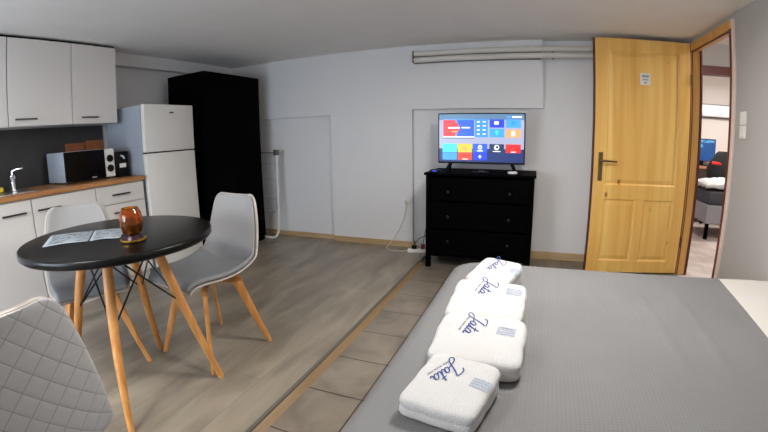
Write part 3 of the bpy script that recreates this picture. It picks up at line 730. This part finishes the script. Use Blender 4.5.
part('hub', M['steel_strip'], dk, (-.39, -.35, -.02, .035, .955, 1.02), bev=.005)
mb = MB(); mb.tube([(.06, .01, .985), (-.38, .01, .985)], .007, 8); mb.build('hinge_bar', M['steel_strip'], dk, smooth=True)
mb = MB(); mb.tube([(2.205, -.012, .478), (2.203, -.022, .42), (2.175, -.016, .32), (2.13, -.014, .22), (2.07, -.03, .12), (2.03, -.06, ZL + .02), (2.02, -.12, ZL + .006), (2.10, -.2, ZL + .006), (2.22, -.2, ZL + .006), (2.268, -.189, ZL + .014)], .0045, 8)
tag(mb.build('socket_cable', M['cabside'], smooth=True), 'white cable hanging from the wall socket down to the power strip', 'cable')
ps = thing('power_strip', 'white power strip on the floor at the left foot of the black chest', 'power strip', (2.40, -.16, ZL), radians(12))
part('body', M['white'], ps, (-.13, .13, -.028, .028, .0005, .035), bev=.006, smooth=True)
pl = thing('plug', 'black plug pushed into the white power strip, nearer the socket', 'plug', (2.335, -.172, ZL + .035), radians(12), 'plugs in the power strip')
part('body', M['dark'], pl, (-.025, .025, -.02, .02, .0, .035), bev=.006)
pl = thing('plug', 'dark red plug pushed into the white power strip, nearer the chest', 'plug', (2.42, -.155, ZL + .035), radians(12), 'plugs in the power strip')
part('body', M['reddot'], pl, (-.02, .02, -.018, .018, .0, .05), bev=.006)
mb = MB(); mb.tube([(2.516, -.03, CT - .006), (2.510, -.035, CT - .02), (2.505, -.05, .78), (2.485, -.05, .6), (2.45, -.05, .4), (2.42, -.07, .22), (2.42, -.155, ZL + .087)], .0035, 8)
tag(mb.build('television_cable', M['dark'], smooth=True), 'thin dark cable hanging from the chest top beside its left side', 'cable')
mb = MB(); mb.tube([(2.66, .036, .2), (2.52, .034, .18), (2.42, .0, .17), (2.36, -.10, .15), (2.335, -.172, ZL + .072)], .0035, 8)
tag(mb.build('power_cable', M['dark'], smooth=True), 'dark cable running low from the power strip behind the chest', 'cable')

# ------------------------------------------------------------------ bed
BZ = .5
bd = thing('bed', 'double bed hidden under the grey bedspread, head against the grey wall', 'bed', (3.95, -2.78, 0))
part('base', M['grey_fabric'], bd, (-.82, .86, -.84, .84, .08, .24), bev=.02)
part('mattress', M['sheet'], bd, (-.84, .865, -.86, .86, .24, .455), bev=.05)
for sx in (-.76, .8):
    for sy in (-.78, .78): part('leg', M['black_wood'], bd, (sx - .025, sx + .025, sy - .025, sy + .025, 0, .08))
# bedspread: rounded-corner rings, from the hem up over the shoulder to the middle
def bed_ring(x0, x1, y0, y1, rad, z, n=10, wob=0, per=60):
    pts = []
    segs = [((x1 - rad, y1 - rad), 0), ((x0 + rad, y1 - rad), 90), ((x0 + rad, y0 + rad), 180), ((x1 - rad, y0 + rad), 270)]
    cor = []
    for (cx_, cy_), a0 in segs:
        rd = rad
        if cx_ > (x0 + x1) / 2: rad_ = .003; cx_ = x1 - rad_; cy_ = y1 - rad_ if cy_ > (y0 + y1) / 2 else y0 + rad_; rd = rad_
        cor.append([(cx_ + rd * cos(radians(a0 + 90 * k / n)), cy_ + rd * sin(radians(a0 + 90 * k / n))) for k in range(n + 1)])
    for i in range(4):
        pts += cor[i]; a = cor[i][-1]; b = cor[(i + 1) % 4][0]
        for k in range(1, per): pts.append((a[0] + (b[0] - a[0]) * k / per, a[1] + (b[1] - a[1]) * k / per))
    return [(x + wob * sin(i * .35) * .6, y + wob * sin(i * .41), z) for i, (x, y) in enumerate(pts)]
def top_wave(x, y):
    v = .0025 * sin(3.1 * x + 1.3 * y) + .002 * sin(5.2 * y - 2 * x)
    # two long shallow creases running obliquely over the right half
    for (xa, ya, xb, yb, a, wd_) in ((3.95, -2.05, 3.98, -2.75, .006, .022), (4.15, -2.0, 4.16, -2.8, .004, .03), (3.75, -2.0, 3.86, -2.5, .004, .03)):
        dx, dy = xb - xa, yb - ya; L = math.hypot(dx, dy); tt = ((x - xa) * dx + (y - ya) * dy) / L / L; dist = ((x - xa) * -dy + (y - ya) * dx) / L
        v += a * math.exp(-(dist / wd_) ** 2) * max(0, 1 - (2 * tt - 1) ** 4 if -.0 < tt < 1 else 0)
    return v
bx0, bx1, by0, by1 = 3.036, 4.47, -3.70, -1.705
mb = MB()
rings = []
for ins, z, rad, wob in ((-.06, .08, .17, .008), (-.05, .18, .165, .006), (-.03, .30, .16, .003), (-.012, .38, .16, .001), (.006, .435, .155, 0), (.022, .465, .145, 0), (.045, .485, .13, 0), (.075, .496, .11, 0), (.105, .5, .09, 0)):
    rings.append(bed_ring(bx0 + ins, bx1, by0 + ins, by1 - ins, max(.02, rad), z, wob=wob))
base_ring = rings[-1]; cxm, cym = (bx0 + bx1) / 2, (by0 + by1) / 2
NR = 46
for k in range(1, NR):
    s_ = 1 - k / NR
    rings.append([(cxm + (x - cxm) * s_, cym + (y - cym) * s_, BZ + top_wave(cxm + (x - cxm) * s_, cym + (y - cym) * s_) * min(1, k / 3)) for x, y, z in base_ring])
rings = [[(x - .085 * max(0, (x - 4.0) / .47) * max(0, by1 - y) / .8 if x > 4.0 else x, y, z) for x, y, z in rg] for rg in rings]
mb.rings(rings, cap0=False, cap1=True)
tag(mb.build('bedspread', M['spread'], smooth=True, angle=70), 'grey waffle weave bedspread covering the bed', 'bedspread')
mb = MB(); rings = []
for ins, z in ((0, .30), (0, .41), (.01, .455), (.035, .483), (.07, .4955), (.10, .4945)):
    rings.append([(4.20 + (4.815 - 4.20) * k / 12, by1 - ins - .004, z + .001 * sin(k)) for k in range(13)])
for j in range(1, 40):
    y = by1 - .10 - (by1 - .10 - by0) * j / 40
    rings.append([(4.20 + (4.815 - 4.20) * k / 12, y, .4945 + .001 * sin(k * 1.3 + j * .4)) for k in range(13)])
mb.rings(rings, cap0=False, cap1=False, closed=False)
tag(mb.build('bed_sheet', M['sheet'], smooth=True), 'white bed sheet showing at the head of the bed, right of the grey bedspread', 'sheet')

# ------------------------------------------------------------------ towels with the navy script print
def tow_z(u_, v_, h, wg=0):
    h = h * (1 + wg * v_)
    s_ = min(1, (abs(u_) ** 9 + abs(v_) ** 9) ** (1 / 9))
    return h * (.955 + .045 * (1 - s_ ** 2.5)) if s_ < .86 else h * .955
def towel(label, loc, rot, hx, hy, h, logo, seed, wg=.2):
    t = bpy.data.objects.new('towel', None); COL.objects.link(t); t.location = loc; t.rotation_euler = rot
    tag(t, label, 'towel', 'white towels along the foot of the bed')
    rnd = random.Random(seed); ph = [rnd.uniform(0, 6.28) for _ in range(8)]
    mb = MB(); n = 88; rings = []
    prof_ = [(.80, 0), (.93, .02), (.985, .12), (1.0, .25), (.99, .38), (.985, .47), (.978, .50), (.985, .53), (.99, .62), (1.0, .73), (.985, .84), (.95, .91), (.90, .945), (.86, .955)] + [(s_, None) for s_ in (.8, .7, .6, .5, .4, .3, .2, .1, .02)]
    for s_, zf in prof_:
        ring = []
        for k in range(n):
            a = 2 * pi * k / n
            ca, sa = cos(a), sin(a); q = (abs(ca) ** 9 + abs(sa) ** 9) ** (-1 / 9)
            uu, vv = s_ * q * ca, s_ * q * sa
            z = zf * h * (1 + wg * vv) if zf is not None else tow_z(uu, vv, h, wg)
            wv = 1 + .012 * sin(3 * a + ph[0]) + .008 * sin(7 * a + ph[1]) + (.006 * sin(13 * a + ph[2] + (zf or 1) * 9))
            if zf is None: wv = 1 + (wv - 1) * s_
            ring.append((uu * hx * wv, vv * hy * wv, z))
        rings.append(ring)
    mb.rings(rings)
    body = mb.build('folded_cloth', M['towel'], t, smooth=True, angle=80)
    # print: written along -y, letter tops towards +x
    lx, ly, sc = logo; tilt = radians(20 if seed == 1 else 12)
    def P(a, b, lift=.0016):          # a along writing, b upwards, in letter heights
        cf, sf = cos(tilt), sin(tilt); x = lx + (b * cf - a * sf) * sc; y = ly - (a * cf + b * sf) * sc
        return Vector((x, y, tow_z(x / hx, y / hy, h, wg) + lift))
    def ribbon(mb, pts, wd_):
        fine = []
        for i in range(len(pts) - 1):
            for k in range(4):
                tt = k / 4; p = [pts[max(0, min(len(pts) - 1, i + d))] for d in (-1, 0, 1, 2)]
                fine.append(tuple(.5 * (2 * p[1][c] + (p[2][c] - p[0][c]) * tt + (2 * p[0][c] - 5 * p[1][c] + 4 * p[2][c] - p[3][c]) * tt * tt + (3 * p[1][c] - p[0][c] - 3 * p[2][c] + p[3][c]) * tt ** 3) for c in (0, 1)))
        fine.append(pts[-1]); L = []
        for i, p in enumerate(fine):
            d = Vector((fine[min(i + 1, len(fine) - 1)][0] - fine[max(i - 1, 0)][0], fine[min(i + 1, len(fine) - 1)][1] - fine[max(i - 1, 0)][1]))
            d = d.normalized() if d.length else Vector((1, 0)); nn = Vector((-d.y, d.x)) * wd_ * (.75 + .35 * abs(d.y))
            L.append((mb.bm.verts.new(P(p[0] + nn.x, p[1] + nn.y)), mb.bm.verts.new(P(p[0] - nn.x, p[1] - nn.y))))
        for a, b in zip(L, L[1:]): mb.bm.faces.new((a[0], b[0], b[1], a[1]))
    mb = MB(); wdt = .043
    sl = .28
    def S(pts): return [(a + sl * b, b) for a, b in pts]
    ribbon(mb, S([(-.30, .80), (-.20, 1.02), (.10, 1.12), (.42, 1.10), (.30, .70), (.20, .2), (.08, -.30), (-.18, -.52), (-.38, -.38), (-.22, -.10), (.20, .08), (.50, .22)]), wdt)   # J
    def let_a(x):
        ribbon(mb, S([(x + .34, .40), (x + .20, .50), (x + .04, .34), (x + .0, .12), (x + .12, .0), (x + .28, .14), (x + .36, .46), (x + .35, .12), (x + .44, .0), (x + .58, .12)]), wdt)
    let_a(.52)
    ribbon(mb, S([(1.06, .12), (1.20, .50), (1.26, .95), (1.22, .55), (1.18, .14), (1.28, .0), (1.42, .12)]), wdt); ribbon(mb, S([(1.02, .62), (1.22, .64), (1.44, .70)]), wdt)   # t
    let_a(1.44)
    mb.build('script_print', M['ink'], t)
    mb = MB(); a = -.05
    for wch in (.10, .05, .12, .05, .10, .04, .0, .13, .05, .11, .06, .12, .0, .10, .05, .12, .08):     # tiny line below the script, not legible
        if wch: mb.quad([P(a, -.36), P(a + wch * .8, -.36), P(a + wch * .8, -.26), P(a, -.26)])
        a += max(wch, .06) + .03
    mb.build('small_print', M['ink_grey'], t)
    mb = MB()
    tilt = radians(4)
    for row in range(4):                                   # pale block of fine print above the script
        b0 = 1.85; a0 = .7 + row * .24; x_ = 0
        rr_ = random.Random(seed * 7 + row)
        while x_ < 1.15:
            l_ = rr_.uniform(.06, .16); mb.quad([P(a0, b0 + x_), P(a0 + .11, b0 + x_), P(a0 + .11, b0 + x_ + l_), P(a0, b0 + x_ + l_)]); x_ += l_ + .035
    mb.build('block_print', M['ink_pale'], t)
    return t
towel('white folded towel on the bed, nearest to the camera', (3.294, -3.018, BZ + .004), (0, 0, radians(-11)), .100, .112, .070, (-.028, .066, .042), 1, .15)
towel('white folded towel on the bed, second from the camera', (3.325, -2.770, BZ + .003), (0, 0, radians(-1)), .138, .125, .078, (-.035, .095, .047), 2, .22)
towel('white folded towel on the bed, third from the camera', (3.312, -2.480, BZ + .003), (0, 0, radians(-2)), .138, .125, .085, (-.02, .110, .047), 3, .32)
towel('white folded towel on the bed, farthest from the camera by the chest', (3.305, -2.175, BZ + .006), (0, 0, radians(-22)), .099, .098, .088, (-.02, .08, .044), 4, .32)

# ------------------------------------------------------------------ far room seen through the doorway
b2 = thing('bed', 'grey upholstered bed with white linen in the far room through the doorway', 'bed', (5.66, 1.32, 0))
part('base', M['grey_fabric'], b2, (0, 1.5, 0, .74, .20, .43), bev=.015)
part('mattress', M['dark_blanket'], b2, (.02, 1.48, .02, .72, .43, .60), bev=.04, smooth=True)
for x in (.04, 1.44):
    for y in (.04, .70): part('leg', M['black_wood'], b2, (x - .02, x + .02, y - .02, y + .02, 0, .20))
mb = MB(); n = 26
G = [[mb.bm.verts.new((5.665 + .9 * i / n, 1.37 + .64 * j / n, .645 + .085 * (max(0, sin(pi * i / n)) ** .35) * (max(0, sin(pi * j / n)) ** .35) + .018 * sin(i * .9 + j * .5) * sin(pi * i / n) + .012 * sin(j * 1.3))) for j in range(n + 1)] for i in range(n + 1)]
for i in range(n):
    for j in range(n): mb.bm.faces.new((G[i][j], G[i + 1][j], G[i + 1][j + 1], G[i][j + 1]))
bo = mb.build('duvet', M['towel'], None, smooth=True); tag(bo, 'rumpled white duvet lying on the bed in the far room', 'duvet')
md = bo.modifiers.new('solid', 'SOLIDIFY'); md.thickness = .02
gc = thing('gaming_chair', 'black gaming chair with red stripes behind the bed in the far room', 'chair', (6.27, 2.30, 0), radians(-10))
mb = MB(); rings = []
for z, hw_, y in ((.50, .19, .0), (.58, .23, -.01), (.72, .24, -.03), (.84, .25, -.05), (.92, .22, -.06), (.99, .16, -.07), (1.05, .13, -.075), (1.08, .09, -.078)):
    rings.append([(hw_ * max(-1, min(1, 1.25 * cos(2 * pi * k / 20))), y + .05 * sin(2 * pi * k / 20) - .03 * (abs(cos(2 * pi * k / 20)) ** 2) * -1, z) for k in range(20)])
mb.rings(rings); mb.build('backrest', M['rubber'], gc, smooth=True, angle=60)
for sx in (-1, 1):
    part('stripe', M['red'], gc, (*sorted((sx * .05, sx * .20)), -.105, .08, .885, .93), bev=.01)
part('seat', M['rubber'], gc, (-.25, .25, .0, .46, .42, .52), bev=.04, smooth=True)
mb = MB(); mb.tube([(0, .22, .08), (0, .22, .43)], .03, 14); mb.build('gas_lift', M['dark'], gc, smooth=True)
for k in range(5):
    a = 2 * pi * k / 5; mb = MB(); mb.bar((0, .22, .09), (.3 * cos(a), .22 + .3 * sin(a), .06), .05, .03, .035, .025, (-sin(a), cos(a), 0)); mb.build('base_arm', M['dark'], gc)
    mb = MB(); mb.lathe([(.024, -.02), (.028, 0), (.024, .02)], n=16); k2 = mb.build('castor', M['dark'], gc, smooth=True); k2.rotation_euler = (radians(90), 0, a); k2.location = (.3 * cos(a), .22 + .3 * sin(a), .03)
dkk = thing('desk', 'reddish wooden desk carrying a monitor in the far room', 'desk', (6.35, 2.8, 0))
part('desktop', M['desk'], dkk, (-.5, .5, -.28, .28, .80, .83), bev=.003)
for sx in (-.48, .45):
    part('side', M['desk'], dkk, (sx, sx + .03, -.26, .26, 0, .80))
mo = thing('monitor', 'monitor with a blue picture on the desk in the far room', 'monitor', (6.18, 2.86, .83))
part('housing', M['dark'], mo, (-.25, .19, 0, .03, .07, .42), bev=.004)
mb = MB(); mb.mi = 0; mb.quad([(-.24, -.001, .08), (.18, -.001, .08), (.18, -.001, .41), (-.24, -.001, .41)]); mb.mi = 1
mb.quad([(-.22, -.0015, .33), (-.05, -.0015, .36), (.02, -.0015, .40), (-.20, -.0015, .405)]); mb.quad([(-.02, -.0015, .355), (.17, -.0015, .37), (.16, -.0015, .40), (.05, -.0015, .40)]); mb.quad([(-.12, -.0015, .27), (-.02, -.0015, .29), (-.04, -.0015, .34), (-.10, -.0015, .33)])
mb.build('screen', [emis('blue_screen', (.01, .10, .35, 1), .4), emis('blue_screen_light', (.12, .45, .8, 1), .45)], mo)
part('stand', M['dark'], mo, (-.06, .0, .005, .025, .012, .08)); part('stand_base', M['dark'], mo, (-.13, .07, -.04, .07, .0005, .012), bev=.003)
ra = thing('wall_rail', 'long white rounded duct high on the far room wall', 'duct', (6.5, 3.1, 1.6))
mb = MB(); mb.rings([[(x, -.001, .0), (x, -.10, .01), (x, -.13, .06), (x, -.13, .13), (x, -.10, .19), (x, -.001, .20)] for x in (-.8, .8)]); mb.build('duct_cover', M['ductw'], ra, smooth=True, angle=50)
part('lower_edge', M['pipe_shadow'], ra, (-.8, .8, -.05, -.001, -.012, .0)); part('upper_edge', M['pipe_shadow'], ra, (-.8, .8, -.04, -.001, .20, .207))  # lower edge strip stands in for the shadow line under the duct
